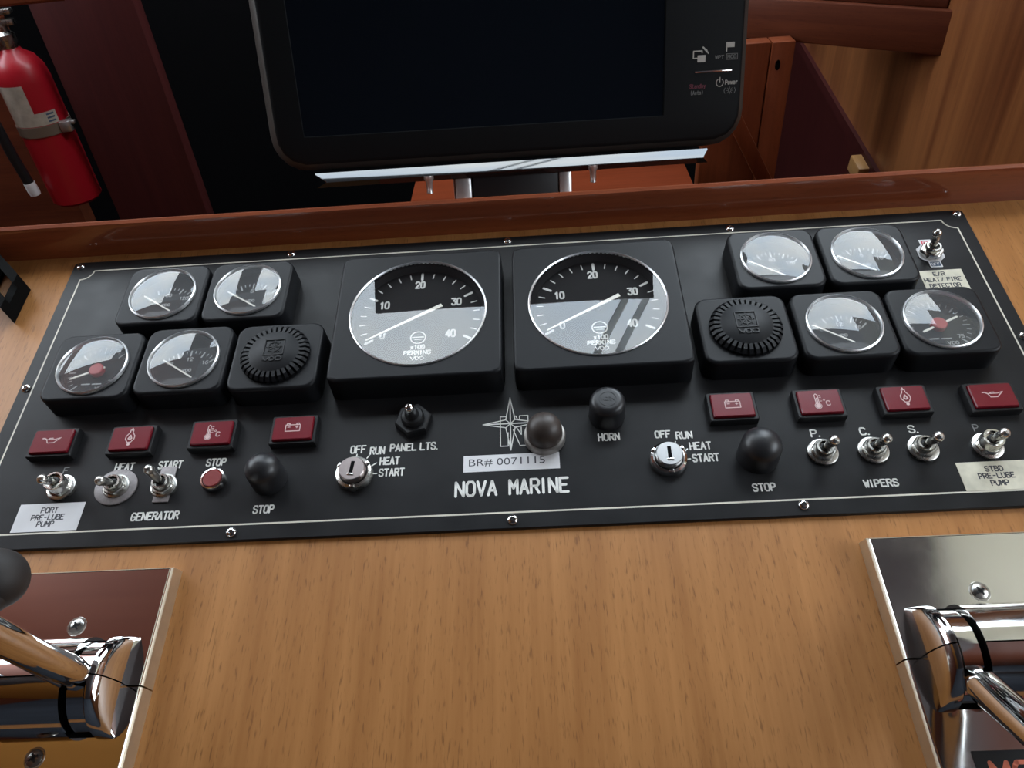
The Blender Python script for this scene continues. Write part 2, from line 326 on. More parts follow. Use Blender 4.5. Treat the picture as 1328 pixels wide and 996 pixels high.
def font_text(txt, x0, x1, y, h, material, parent, name, z=0.1):
    """sans-serif lettering, flat mesh fitted to a box"""
    cu = bpy.data.curves.new(name, 'FONT'); cu.body = txt; cu.size = 1.0; cu.resolution_u = 4
    tmp = bpy.data.objects.new(name, cu); COL.objects.link(tmp)
    bpy.context.view_layer.update()
    me = bpy.data.meshes.new_from_object(tmp.evaluated_get(bpy.context.evaluated_depsgraph_get()))
    bpy.data.objects.remove(tmp); bpy.data.curves.remove(cu)
    xs = [v.co.x for v in me.vertices]; ys = [v.co.y for v in me.vertices]
    for v in me.vertices:
        v.co.x = (x0 + (v.co.x - min(xs)) / (max(xs) - min(xs)) * (x1 - x0)) * MM
        v.co.y = (y + (v.co.y - min(ys)) / (max(ys) - min(ys)) * h) * MM; v.co.z = z * MM
    me.name = name; me.materials.clear(); me.materials.append(M[material])
    o = bpy.data.objects.new(name, me); COL.objects.link(o); o.parent = parent
    return o

# ------------------------------------------------------------------ the pilothouse shell (mostly out of frame; it shapes the light)
struct('floor', MB().box(-1300, 1300, -1500, 1500, -930, -900), 'dark')
struct('wall_back', MB().box(-1330, 1330, -1530, -1500, -930, 1030), 'navy')  # unseen wall coloured dark blue for its reflection in the screen
struct('wall_front', MB().box(-1330, 1330, 1500, 1530, -930, 620), 'dark')
w = MB(); w.box(-1330, -1300, -1500, 1500, -930, 420); w.box(-1330, -1300, -1500, 60, 420, 1030); w.box(-1330, -1300, 760, 1500, 420, 1030); w.box(-1330, -1300, 60, 760, 960, 1030)
struct('wall_left', w, 'mahogany')
w = MB(); w.box(1300, 1330, -1500, 1500, -930, 330); w.box(1300, 1330, -1500, -900, 330, 1030); w.box(1300, 1330, -60, 1500, 330, 1030); w.box(1300, 1330, -900, -60, 900, 1030)  # the aft opening is added to let sky in as fill
struct('wall_right', w, 'gold')
w = MB(); w.box(-1330, -560, -200, 430, 1000, 1030); struct('ceiling', w, 'ceiling')  # unseen ceiling patches, each coloured for its reflection in chrome and glass
w = MB(); w.box(-1330, -560, -1500, -200, 1000, 1030); struct('ceiling_aft', w, 'ceiling_gold')
w = MB(); w.box(-560, 750, -1500, 130, 1000, 1030); struct('ceiling_center', w, 'ceiling_dark')
struct('ceiling_right', MB().box(750, 1330, -1500, -190, 1000, 1030), 'mahogany')
w = MB(); w.box(-560, -430, 130, 430, 1000, 1030); w.box(-430, 750, 130, 330, 1000, 1030); w.box(-760, -430, 430, 520, 1000, 1030); struct('ceiling_forward', w, 'ceiling_grey')
struct('added_sky_pane_1', MB().box(750, 1330, -190, 520, 1006, 1012), 'frosted')  # added translucent pane, lit by the sky to give a pale chrome reflection
# unseen sloping boards added forward of the roof opening to shape gauge reflections
def slope_board(mb, x0, x1, a=0.0, b=1.0):
    def P(t, off): return (520 + 980 * t, 1000 - 400 * t + off)
    (ya, za), (yb, zb) = P(a, 0), P(b, 0)
    mb.loops([[(x0, ya, za), (x1, ya, za), (x1, ya + 12, za + 28), (x0, ya + 12, za + 28)], [(x0, yb, zb), (x1, yb, zb), (x1, yb + 12, zb + 28), (x0, yb + 12, zb + 28)]])
for i, (a, b) in enumerate([(-715, -540), (-350, 285), (1010, 1330)]):
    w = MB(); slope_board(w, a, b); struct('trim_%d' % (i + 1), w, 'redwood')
w = MB(); slope_board(w, -1330, 1330, 0.62, 1.0); struct('trim_9', w, 'redwood')
for i, x in enumerate((0, 52)):                                   # two pale bars added across the opening, reflected as streaks in the glass
    w = MB(); w.loops([[(x + 104, 330, 1000), (x + 122, 330, 1000), (x + 122, 330, 1020), (x + 104, 330, 1020)], [(x + 205, 520, 1000), (x + 223, 520, 1000), (x + 223, 520, 1020), (x + 205, 520, 1020)]]); struct('trim_%d' % (10 + i), w, 'streak_bar')
# light portals lie in the openings and emit nothing of their own
def portal(name, loc, rot, sx, sy):
    d = bpy.data.lights.new(name, 'AREA'); d.shape = 'RECTANGLE'; d.size = sx * MM; d.size_y = sy * MM; d.cycles.is_portal = True
    o = bpy.data.objects.new(name, d); COL.objects.link(o); o.location = Vector(loc) * MM; o.rotation_euler = rot
portal('roof_opening_portal', (160, 425, 1035), (0, 0, 0), 1180, 190)
portal('roof_side_portal', (-1045, 475, 1035), (0, 0, 0), 570, 90)
portal('slope_portal', (0, 824, 888), (math.atan2(-400, 980), 0, 0), 2400, 660)
portal('side_window_portal', (-1335, 410, 690), (0, -PI / 2, 0), 540, 700)
portal('aft_fill_portal', (1335, -480, 615), (0, PI / 2, 0), 570, 840)
portal('sky_pane_portal', (1040, 165, 1040), (0, 0, 0), 580, 710)

# forward bulkhead with the extinguisher, the dark companionway and the red board
struct('wall_bulkhead', MB().box(-1300, -745, 745, 775, -900, 420), 'mahogany')
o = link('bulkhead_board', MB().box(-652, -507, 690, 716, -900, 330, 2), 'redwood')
tag(o, 'tall dark red wooden board standing beside the fire extinguisher', 'board')
struct('trim_12', MB().box(-1000, -490, 500, 530, 173, 250, 3), 'post', Matrix.Rotation(-0.02, 4, 'Y'))
struct('trim_13', MB().box(-1000, -735, 478, 504, -420, -115, 3), 'post')
# right-hand side: golden side panel, header beam, post, recessed cabinet
gp = MB()
poly = [(150, -175), (536, -112), (920, -50), (1100, 60), (1100, 330), (150, 330)]
gp.loops([[(480, y, z) for y, z in poly], [(500, y, z) for y, z in poly]])
struct('wall_side_panel', gp, 'gold')
tr = MB(); tr.loops([[(474, 150, -186), (474, 150, -172), (484, 150, -172), (484, 150, -186)], [(474, 536, -123), (474, 536, -109), (484, 536, -109), (484, 536, -123)], [(474, 930, -60), (474, 930, -46), (484, 930, -46), (484, 930, -60)]])
struct('trim_14', tr, 'redwood')
struct('wall_recess', MB().box(505, 530, 150, 1100, -900, -40), 'redwood')
bt = Matrix.Translation(Vector((390, 502, 78)) * MM) @ Matrix.Rotation(math.atan2(445 - 560, 480 - 301), 4, 'Z')
o = link('header_beam', MB().box(-150, 108, 0, 60, -24, 22, 2).box(-150, 100, 8, 60, 22, 34, 2).box(-150, 100, 20, 60, 34, 120, 2), 'mahogany', None, True, bt)
tag(o, 'dark mahogany header beam meeting the golden side panel at right', 'beam')
po = thing('cabin_post', 'orange-lit wooden post under the header beam right of the monitor', 'post', Matrix.Translation(Vector((310, 512, -900)) * MM))
link('plank', MB().box(-70, 2, 0, 22, 0, 962, 1.5).box(3, 30, -2, 22, 0, 962, 1.5), 'post', po)
kn = MB(); kn.lathe([(0.1, 0), (4, 0), (4, 1.5), (3, 1.2), (0.1, 1.2)], 20, (12, -2, 936), Matrix.Rotation(PI / 2, 4, 'X') @ Matrix.Diagonal((0.75, 1.5, 1, 1)))
link('knot_hole', kn, 'dark', po)
link('brace', MB().box(-9, 9, -16, -3, -95, 95, 1.5, mtx=Matrix.Translation(Vector((-14, 0, 842)) * MM) @ Matrix.Rotation(-0.52, 4, 'Y')), 'post', po)
o = link('wood_block', MB().box(-9, 9, -18, 18, -11, 11, 2), 'block', None, True, Matrix.Translation(Vector((469, 556, -124)) * MM) @ Matrix.Rotation(0.16, 4, 'X'))
tag(o, 'small pale wooden block under the lower edge of the golden side panel', 'block')
# dash shelf behind the console
w = MB(); w.box(-128, 215, 175, 520, -92, -70); struct('trim_15', w, 'shelf')
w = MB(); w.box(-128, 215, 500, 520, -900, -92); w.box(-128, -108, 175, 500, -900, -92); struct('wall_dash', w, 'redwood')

# ------------------------------------------------------------------ the helm console
console = thing('helm_console', 'golden oak helm console with a mahogany rail along its back edge', 'console', on_panel(0, 0, 0))
link('console_top', MB().box(-700, 478, -560, 142, -33, -3, 2), 'teak', console)
rail = MB()
prof = [(141, -3), (141.5, 26), (142.6, 29), (145, 30.2), (147.5, 29), (148.6, 25), (150, -60), (142, -60)]
rail.loops([[(-700, y, z) for y, z in prof], [(478, y, z) for y, z in prof]])
link('fiddle_rail', rail, 'rail', console)
body = MB(); body.box(-690, 470, -430, 130, -900, -160); link('cabinet', body, 'teak', console, True, PANEL.inverted())
# ------------------------------------------------------------------ instrument panel
panel = thing('instrument_panel', 'long black engraved instrument panel screwed to the oak console', 'instrument panel', on_panel(0, 0, 0))
pb = MB(); o_ = rrect(733, 261, 3.5, 960)
pb.loops([[(x, y, -3) for x, y in o_], [(x, y, -0.5) for x, y in o_], [(x * .9988, y * .997, 0) for x, y in o_]])
link('panel_plate', pb, 'panel', panel)
ln = MB(); X, Y, rr = 356, 119.6, 9.5
seq = []
for (sx, sy, a0) in ((1, 1, 0), (-1, 1, 1), (-1, -1, 2), (1, -1, 3)):
    cpt = (sx * X, sy * Y)
    arcs = [(cpt[0] + rr * math.cos(t), cpt[1] + rr * math.sin(t)) for t in [PI * 1.5 - PI / 2 * k / 6 + a0 * PI / 2 for k in range(7)]]
    seq += arcs
ln.stroke(seq + [seq[0]], 1.15, 0, 0.06)
link('border_line', ln, 'line', panel)
def screw_head(mb, c=(0, 0, 0), r=3.4, h=1.9):
    mb.lathe([(r, 0), (r, h * .35), (r * .85, h * .75), (r * .5, h), (r * .34, h), (r * .30, h * .45), (0.05, h * .45)], 20, c)
def cross_slot(mb, c, r, z):
    for a in (0.5, 0.5 + PI / 2):
        mb.box(-r * .5, r * .5, -r * .11, r * .11, 0, 0.15, mtx=Matrix.Translation(Vector((c[0], c[1], z)) * MM) @ Matrix.Rotation(a, 4, 'Z'))
sb = MB(); screw_head(sb); screw0 = link('screw', sb, 'chrome', panel)
xb = MB(); cross_slot(xb, (0, 0), 3.4, 1.86); slot0 = link('cross_slot', xb, 'black', screw0)
screws = [(-360, 125), (-180, 125), (0, 125), (180.5, 124), (360.5, 125.5), (-361, -0.5), (362, -1), (-360, -124.5), (-180, -125), (0, -124.8), (180.5, -123.5), (360, -124.5)]
for i, (u, v) in enumerate(screws):
    s_ = screw0 if i == 0 else screw0.copy()
    if i:
        COL.objects.link(s_); s_.parent = panel
        c = slot0.copy(); COL.objects.link(c); c.parent = s_
    s_.location = Vector((u, v, 0)) * MM; s_.rotation_euler = (0, 0, i * 0.7)
words = [('HEAT', -271.4, -258.6, -75, 5.2), ('START', -241, -224.9, -75.2, 5.3), ('STOP', -207.7, -194.7, -74.9, 5.2), ('GENERATOR', -249.2, -218, -113.4, 5.2),
 ('STOP', -168.4, -155.3, -112.1, 5.2), ('OFF', -108.9, -99, -70.3, 5.4), ('RUN', -95.4, -86, -71.8, 5.2), ('PANEL LTS.', -81.8, -49.8, -70.2, 5.2), ('HEAT', -88, -75.3, -80.3, 5.2),
 ('START', -87.9, -71.5, -89.1, 5.2), ('HORN', 58.6, 72.3, -69.8, 5.1), ('OFF', 96.3, 106, -69.7, 5.0), ('RUN', 110, 120.2, -71.2, 5.0), ('HEAT', 117.7, 131.2, -80.1, 5.2),
 ('START', 118.2, 134.8, -89.2, 5.2), ('STOP', 152.3, 166, -112.4, 5.0), ('WIPERS', 221, 241.5, -113, 4.7), ('P.', 197.4, 203, -74.6, 5.0), ('C.', 229, 234.6, -75, 5.2), ('S.', 260.2, 265.8, -75.2, 5.2)]
for txt, a, b, y, h in words:
    link('lettering', text_mb(MB(), txt, a, b, y, h, 1.0), 'white', panel)['label'] = 'white engraved word ' + txt
for txt, a, b in (('NOVA', -36.5, -10.3), ('MARINE', -1.5, 36)):
    link('lettering', text_mb(MB(), txt, a, b, -106.6, 10, 1.75), 'white', panel)['label'] = 'large white engraved word ' + txt
for txt, a, b, y in (('F', -307.6, -304.4, -75.8), ('P', 301, 304, -76.4)):
    link('lettering', text_mb(MB(), txt, a, b, y, 5, 0.6), 'faded', panel)['label'] = 'worn grey letter ' + txt
for a, b in (((-97.3, -74.8), (-96, -72.8)), ((-93.2, -80.7), (-90.6, -78.8)), ((-92.1, -86.9), (-89.6, -86.9)), ((-104.6, -73.4), (-104.4, -71.4)), ((113.9, -81), (115.8, -79.4)), ((115.4, -87), (116.6, -87)), ((108.2, -74.6), (108.9, -73.4))): link('position_tick', MB().stroke([a, b], 0.75), 'white', panel)
rs = MB(); c0 = (-0.3, -52.8); tips = [(0, 21.4), (18.8, 0), (0, -21), (-18.8, 0)]; inn = [(3.2, 3.2), (3.2, -3.2), (-3.2, -3.2), (-3.2, 3.2)]
pt = lambda p: (c0[0] + p[0], c0[1] + p[1])
for k in range(4):
    rs.stroke([pt(inn[k - 1]), pt(tips[k]), pt(inn[k])], 0.7); rs.stroke([pt((0, 0)), pt(tips[k])], 0.8); rs.stroke([pt((0, 0)), pt(inn[k])], 0.6)
rs.stroke([(-3.4, -47), (-7.2, -47), (-7.2, -70.6), (-2, -70.6), (-2, -60)], 0.6); rs.stroke([(1.6, -58), (6, -70.6), (11.8, -70.6), (11.8, -46.8), (6, -46.8), (6, -49.4)], 0.6); rs.stroke([(2.2, -47.6), (3.4, -46.8), (4.4, -49)], 0.6)
rs.stroke([(3.4, -55.5), (7, -62), (7, -56)], 0.6)
link('compass_rose_emblem', rs, 'white', panel)['label'] = 'white engraved compass rose over an outlined letter N'

# ------------------------------------------------------------------ gauges
def gauge_body(w, h, H, r, hole, depth, bev=2.2, n=96):
    mb = MB(); rings = []
    A = rrect(w, h, r, n); sc = lambda d: rrect(w - 2 * d, h - 2 * d, max(r - d, .5), n)
    rings.append([(x, y, 0) for x, y in sc(-0.6)]); rings.append([(x, y, H - bev) for x, y in A])
    for k in (1, 2, 3):
        a = PI / 2 * k / 3; d = bev * (1 - math.cos(a)); rings.append([(x, y, H - bev + bev * math.sin(a)) for x, y in sc(d)])
    rings.append([(x, y, H) for x, y in sc(bev + .3)])
    if hole:
        C = pcirc(hole, n); rings.append([(x, y, H) for x, y in C]); rings.append([(x, y, H - depth) for x, y in C]); return mb.loops(rings)
    return mb.loops(rings)
def dome(mb, r, z, sag, n=64, k=10):
    R = (r * r + sag * sag) / (2 * sag); prof = []
    for i in range(k + 1):
        x = r * (1 - i / k); x = max(x, 0.02); prof.append((x, z + math.sqrt(R * R - x * x) - (R - sag)))
    return mb.lathe(prof, n, cap1=True)
SW, SH, SHH = 64.5, 60, 18.5
def small_gauge(label, u, v, kind, group='small round gauges on the panel'):
    g = thing('engine_gauge', label, 'gauge', on_panel(u, v, 0), group)
    link('housing', gauge_body(SW, SH, SHH, 9, 24.6, 8), 'housing', g)
    link('dial', MB().lathe([(24.5, 10.5), (24.5, 10.9), (0.05, 10.9)], 64), 'dial', g)
    link('rim', MB().lathe([(24.2, 17.5), (24.2, 19.6), (24.9, 20.6), (25.8, 20.0), (26.1, 18.4), (24.9, 17.5), (24.2, 17.5)], 80), 'rim_metal', g)
    t = MB(); n_ = MB()
    if kind == 'hub':
        for k in range(25):
            a = math.radians(225 - 270 * k / 24); r0 = 19 if k % 4 else 17.2
            t.stroke([(r0 * math.cos(a), r0 * math.sin(a)), (21.6 * math.cos(a), 21.6 * math.sin(a))], 0.55 if k % 4 else 1.0, 10.9)
        t.stroke([(-9, -11), (-3, -11)], 0.9, 10.9); t.stroke([(-1, -11.2), (5.4, -11.2)], 0.9, 10.9); text_mb(t, '75', 10.5, 14.4, -11, 2.6, 0.6, 10.9); text_mb(t, 'VDO', 2, 9, -16.4, 2.4, 0.55, 10.9)
        a = math.radians(24 if u > 0 else 26)
        n_.stroke([(-13.5 * math.cos(a), -13.5 * math.sin(a) - 0.6), (15 * math.cos(a), 15 * math.sin(a) - 0.6)] if u > 0 else [(-19 * math.cos(a), -19 * math.sin(a) + 1), (6 * math.cos(a), 6 * math.sin(a) - 1)], 1.5, 13.2, 0.5)
        link('hub', MB().lathe([(5.2, 10.9), (5.2, 14.3), (4.6, 14.8), (0.05, 14.8)], 32), 'red_hub', g)['label'] = 'red centre cap'
    else:
        cx_, cy_ = 0, -13
        for k in range(13):
            a = math.radians(136 - 92 * k / 12); r0 = 24 if k % 3 else 21.5
            t.stroke([(cx_ + r0 * math.cos(a), cy_ + r0 * math.sin(a)), (cx_ + 26 * math.cos(a), cy_ + 26 * math.sin(a))], 0.6 if k % 3 else 1.1, 10.9)
        for txt, x, y in {'volt': (('8', -14, 0.4), ('12', -2.2, 4), ('16', 10, 0.4)), 'temp': (('40', -15, 0), ('80', -2.2, 4), ('120', 9.5, 0)), 'oil': (('0', -13.6, 0), ('5', -1.4, 4), ('10', 10, 0))}[kind]:
            text_mb(t, txt, x, x + 2.2 * len(txt), y, 3, 0.55, 10.9)
        text_mb(t, 'VDO', -3.2, 3.2, -5.6, 2.2, 0.5, 10.9)
        n_.stroke([(-18.6, 4.6), (5.6, -12.2)], 1.15, 12.2, 0.5)
        link('needle_cover', MB().prism([(-11, -21.6), (11, -21.6), (16, -17.5), (10, -13.4), (-10, -13.4), (-16, -17.5)], 11, 13.6), 'black', g)
    link('dial_marking', t, 'dim', g); link('needle', n_, 'needle', g)
    link('glass', dome(MB(), 24.5, 19.3, 1.6), 'cloudy', g)
    return g
small_gauge('small gauge with white needle, leftmost of the upper pair left of the tachometers', -267, 70.3, 'temp')
small_gauge('small gauge with dark reflection and white needle, beside the left tachometer in the upper pair', -200, 69.8, 'oil')
small_gauge('small gauge with a red centre cap at the far left of the panel', -301.5, 3.0, 'hub')
small_gauge('small gauge with white tick arc between the red-capped gauge and the left buzzer', -234.6, 4.6, 'volt')
small_gauge('small glare-filled gauge nearest the right tachometer in the upper right pair', 201.6, 70.8, 'temp')
small_gauge('small gauge next to the heat and fire detector switch in the upper right pair', 268.5, 70.4, 'oil')
small_gauge('small gauge between the right buzzer and the red-capped right gauge', 234.1, 4.4, 'volt')
small_gauge('small gauge with a red centre cap at the far right below the yellowed label', 300.4, 3.4, 'hub')

def tach(label, u, v, hw):
    g = thing('tachometer', label, 'tachometer', on_panel(u, v, 0), 'large tachometers in the middle of the panel')
    link('housing', gauge_body(hw, 119.5, 22.5, 6, 49, 8, 2.0), 'housing', g)
    link('dial', MB().lathe([(48.9, 14.5), (48.9, 15), (0.05, 15)], 96), 'dial', g)
    link('rim', MB().lathe([(49.0, 21.8), (49.0, 23.0), (49.7, 23.8), (50.4, 23.3), (50.6, 22.4), (49.8, 21.8), (49.0, 21.8)], 96), 'rim_metal', g)
    link('inner_ring', MB().lathe([(47.0, 15), (48.9, 20), (48.9, 15)], 96), 'black', g)
    t = MB()
    for k in range(21):
        a = math.radians(210 - 12 * k); big = k % 5 == 0; r0 = 38.6 if big else 40.2
        t.stroke([(r0 * math.cos(a), r0 * math.sin(a)), (44.4 * math.cos(a), 44.4 * math.sin(a))], 1.9 if big else 0.9, 15)
    for txt, x, y in (('0', -26.5, -15), ('10', -27.2, 14), ('20', -1.2, 33), ('30', 27, 14), ('40', 23.5, -16.5)):
        wd = 6.6 if len(txt) == 2 else 2.8
        text_mb(t, txt, x - wd / 2, x + wd / 2, y - 2.9, 6.2, 1.35, 15)
    link('scale', t, 'tick', g)
    m = MB(); m.stroke(circ(5.4, 28, (0, -18.8)), 1.0, 15); m.stroke([(-4, -18.4), (4, -18.4)], 0.9, 15); m.stroke([(-2.6, -20.6), (2.6, -20.6)], 0.5, 15)
    text_mb(m, 'x100', -5, 5, -29.2, 3.4, 0.95, 15); text_mb(m, 'PERKINS', -9.6, 9.6, -34.2, 3.4, 0.95, 15)
    m.stroke([(-4.6, -36.2), (-3, -39), (-1.4, -36.2)], .7, 15); m.stroke([(-0.9, -36.2), (.6, -36.2), (1.2, -37), (1.2, -38.2), (.6, -39), (-.9, -39), (-.9, -36.2)], .6, 15); m.stroke(circ(1.4, 12, (3.4, -37.6)), .6, 15)
    link('dial_lettering', m, 'tick', g)
    n_ = MB(); a = math.radians(209); ca, sa = math.cos(a), math.sin(a)
    n_.prism([(43 * ca - .5 * sa, 43 * sa + .5 * ca), (43 * ca + .5 * sa, 43 * sa - .5 * ca), (-19 * ca + 1.5 * sa, -19 * sa - 1.5 * ca), (-19 * ca - 1.5 * sa, -19 * sa + 1.5 * ca)], 17.2, 17.9)
    link('needle', n_, 'needle', g)
    link('hub', MB().lathe([(3.2, 15), (3.2, 17.1), (0.05, 17.1)], 24), 'dial', g)
    link('glass', dome(MB(), 49.2, 22.6, 0.35), 'glass', g)
tach('large tachometer left of centre, glare across its lower half', -65.3, 34.2, 122.5)
tach('large tachometer right of centre with dark diagonal streaks in its glare', 65.9, 34.4, 123.5)

def buzzer(label, u, v):
    g = thing('warning_buzzer', label, 'buzzer', on_panel(u, v, 0), 'ribbed alarm buzzers on the panel')
    link('housing', gauge_body(64, 59.5, SHH, 9, 0, 0), 'housing', g)
    hb = MB(); hb.lathe([(24.6, SHH), (24.6, 20), (18.8, 20), (18.4, 23.2), (17.4, 23.8), (0.05, 24.2)], 72); link('hub', hb, 'housing', g)
    rb = MB(); n = 34
    for k in range(n):
        mt = Matrix.Rotation(2 * PI * k / n + .05, 4, 'Z')
        rb.loops([[mt @ Vector((17.6, s * 1.0, z)) for s, z in ((-1, 19.5), (1, 19.5), (1, 23.6), (-1, 23.6))], [mt @ Vector((22.5, s * 1.25, z)) for s, z in ((-1, 19.5), (1, 19.5), (1, 23.2), (-1, 23.2))], [mt @ Vector((25, s * 1.3, z)) for s, z in ((-1, 18.5), (1, 18.5), (1, 20.8), (-1, 20.8))]])
    link('rib_ring', rb, 'housing', g)
    link('rib_shade_ring', MB().lathe([(18, 20.1), (24.7, 20.1), (24.7, 18.6)], 72), 'dark', g)  # near-black ring puts the shade between the ribs into colour
    e = MB(); z = 24.05
    e.stroke([(-7, -3.5), (7, -3.5), (7, 10), (-7, 10), (-7, -3.5)], 0.7, z, .5); e.stroke(circ(4.2, 20, (0, 3.4)), 0.8, z, .5)
    for k in range(8):
        a = k * PI / 4; e.stroke([(0, 3.4), (5.6 * math.cos(a), 3.4 + 5.6 * math.sin(a))], .6, z, .5)
    e.stroke([(-7, -8.6), (-5, -8.6), (-4.2, -6.2)][:2], .1, z, .4)
    e.stroke([(-6.6, -5.6), (-4.2, -8.8), (-2.2, -5.6)], 1.0, z, .5); e.stroke([(-1.6, -5.6), (.8, -5.6), (1.8, -7.2), (.8, -8.8), (-1.6, -8.8), (-1.6, -5.6)], .9, z, .5); e.stroke([(3, -5.6), (6, -5.6), (6.8, -7.2), (6, -8.8), (3, -8.8), (2.4, -7.2), (3, -5.6)], .9, z, .5)
    link('emblem', e, 'black', g)['label'] = 'raised ship wheel emblem over small letters'
buzzer('black ribbed alarm buzzer left of the left tachometer', -166.8, 3.2)
buzzer('black ribbed alarm buzzer right of the right tachometer', 166.6, 5.0)

# ------------------------------------------------------------------ warning lights
def warn(label, u, v, sym, flip):
    g = thing('warning_light', label, 'warning light', on_panel(u, v, 0), 'red warning lights on the panel')
    bz = MB(); A = rrect(32.4, 23, 1.2, 64); B = rrect(31.2, 21.8, 1, 64); Cc = rrect(28, 18.8, .8, 64)
    bz.loops([[(x, y, 0) for x, y in A], [(x, y, 5.2) for x, y in A], [(x, y, 6) for x, y in B], [(x, y, 6) for x, y in Cc], [(x, y, 3) for x, y in Cc]])
    link('bezel', bz, 'black', g)
    lz = MB(); A = rrect(27.4, 18.2, .8, 64); B = rrect(26.4, 17.2, .8, 64)
    lz.loops([[(x, y, 3) for x, y in A], [(x, y, 7.4) for x, y in A], [(x, y, 8) for x, y in B]]); link('lens', lz, 'lens', g)
    s = MB(); z = 8.0; K = lambda pts, w=.55: s.stroke(pts, w, z, .08)
    if sym == 'oil':
        K([(-6.4, 2.2), (-5, 2.2), (-3.2, 1)], .9); K([(-3.4, 1.2), (-2.2, -1.6), (2.2, -1.6), (6.6, 2.4)]); K([(6.6, 2.4), (3, 1.2), (-3.4, 1.2)]); K([(-1.6, 1.2), (-1.6, 2.1), (1, 2.1)], .6)
    elif sym == 'bulb':
        K([(-1, 6.4), (1, 6.4), (1, 4.4), (3, 1.4), (3, -1), (1.2, -3.6), (-1.2, -3.6), (-3, -1), (-3, 1.4), (-1, 4.4), (-1, 6.4)], .6); K([(0, 2), (1.2, -.6), (0, -1.4), (-1.2, -.6), (0, 2)], .9); s.lathe([(1.1, z), (1.1, z + .08), (.05, z + .08)], 12, (0, -5.2, 0)); K([(0, 6.2), (0, 7.6)], .9)
    elif sym == 'temp':
        s.lathe([(1.7, z), (1.7, z + .08), (.05, z + .08)], 14, (-2, -3.6, 0)); K(circ(2.2, 14, (-2, -3.6)), .4); K([(-3, -2), (-3, 5), (-2, 6), (-1, 5), (-1, -2)], .5); K([(-2, -3), (-2, 2.4)], .8)
        for k in range(4): K([(-.2, 4.6 - 1.5 * k), (1, 4.6 - 1.5 * k)], .4)
        K(circ(.6, 10, (2.6, 1)), .35); text_mb(s, 'C', 3.6, 6, -3.4, 3.4, .6, z, .08)
    else:
        K([(-5, -2.6), (5, -2.6), (5, 2.4), (-5, 2.4), (-5, -2.6)], .6); K([(-4.2, 2.4), (-4.2, 3.6), (-2.4, 3.6), (-2.4, 2.4)], .6); K([(4.2, 2.4), (4.2, 3.6), (2.4, 3.6), (2.4, 2.4)], .6); K([(-3.6, .6), (-2, .6)], .5); K([(2, .6), (3.6, .6)], .5); K([(2.8, -.2), (2.8, 1.4)], .5)
    link('symbol', s, 'symbol', g)
for lb, u, v, sy in (('red warning light with oil can symbol at the left end of the row', -319, -53.5, 'oil'), ('red warning light with bulb symbol above the generator HEAT switch', -262.6, -54.2, 'bulb'), ('red warning light with thermometer symbol above the small red stop button', -205.6, -53, 'temp'), ('red warning light with battery symbol below the left buzzer', -149, -52.6, 'bat'),
    ('red warning light with battery symbol below the right buzzer', 149, -51.5, 'bat'), ('red warning light with pale thermometer symbol above the P. wiper switch', 206.4, -52.4, 'temp'), ('red warning light with bulb symbol above the S. wiper switch', 261.7, -52.8, 'bulb'), ('red warning light with oil can symbol at the right end of the row', 317.8, -54.2, 'oil')):
    warn(lb, u, v, sy, u > 0)

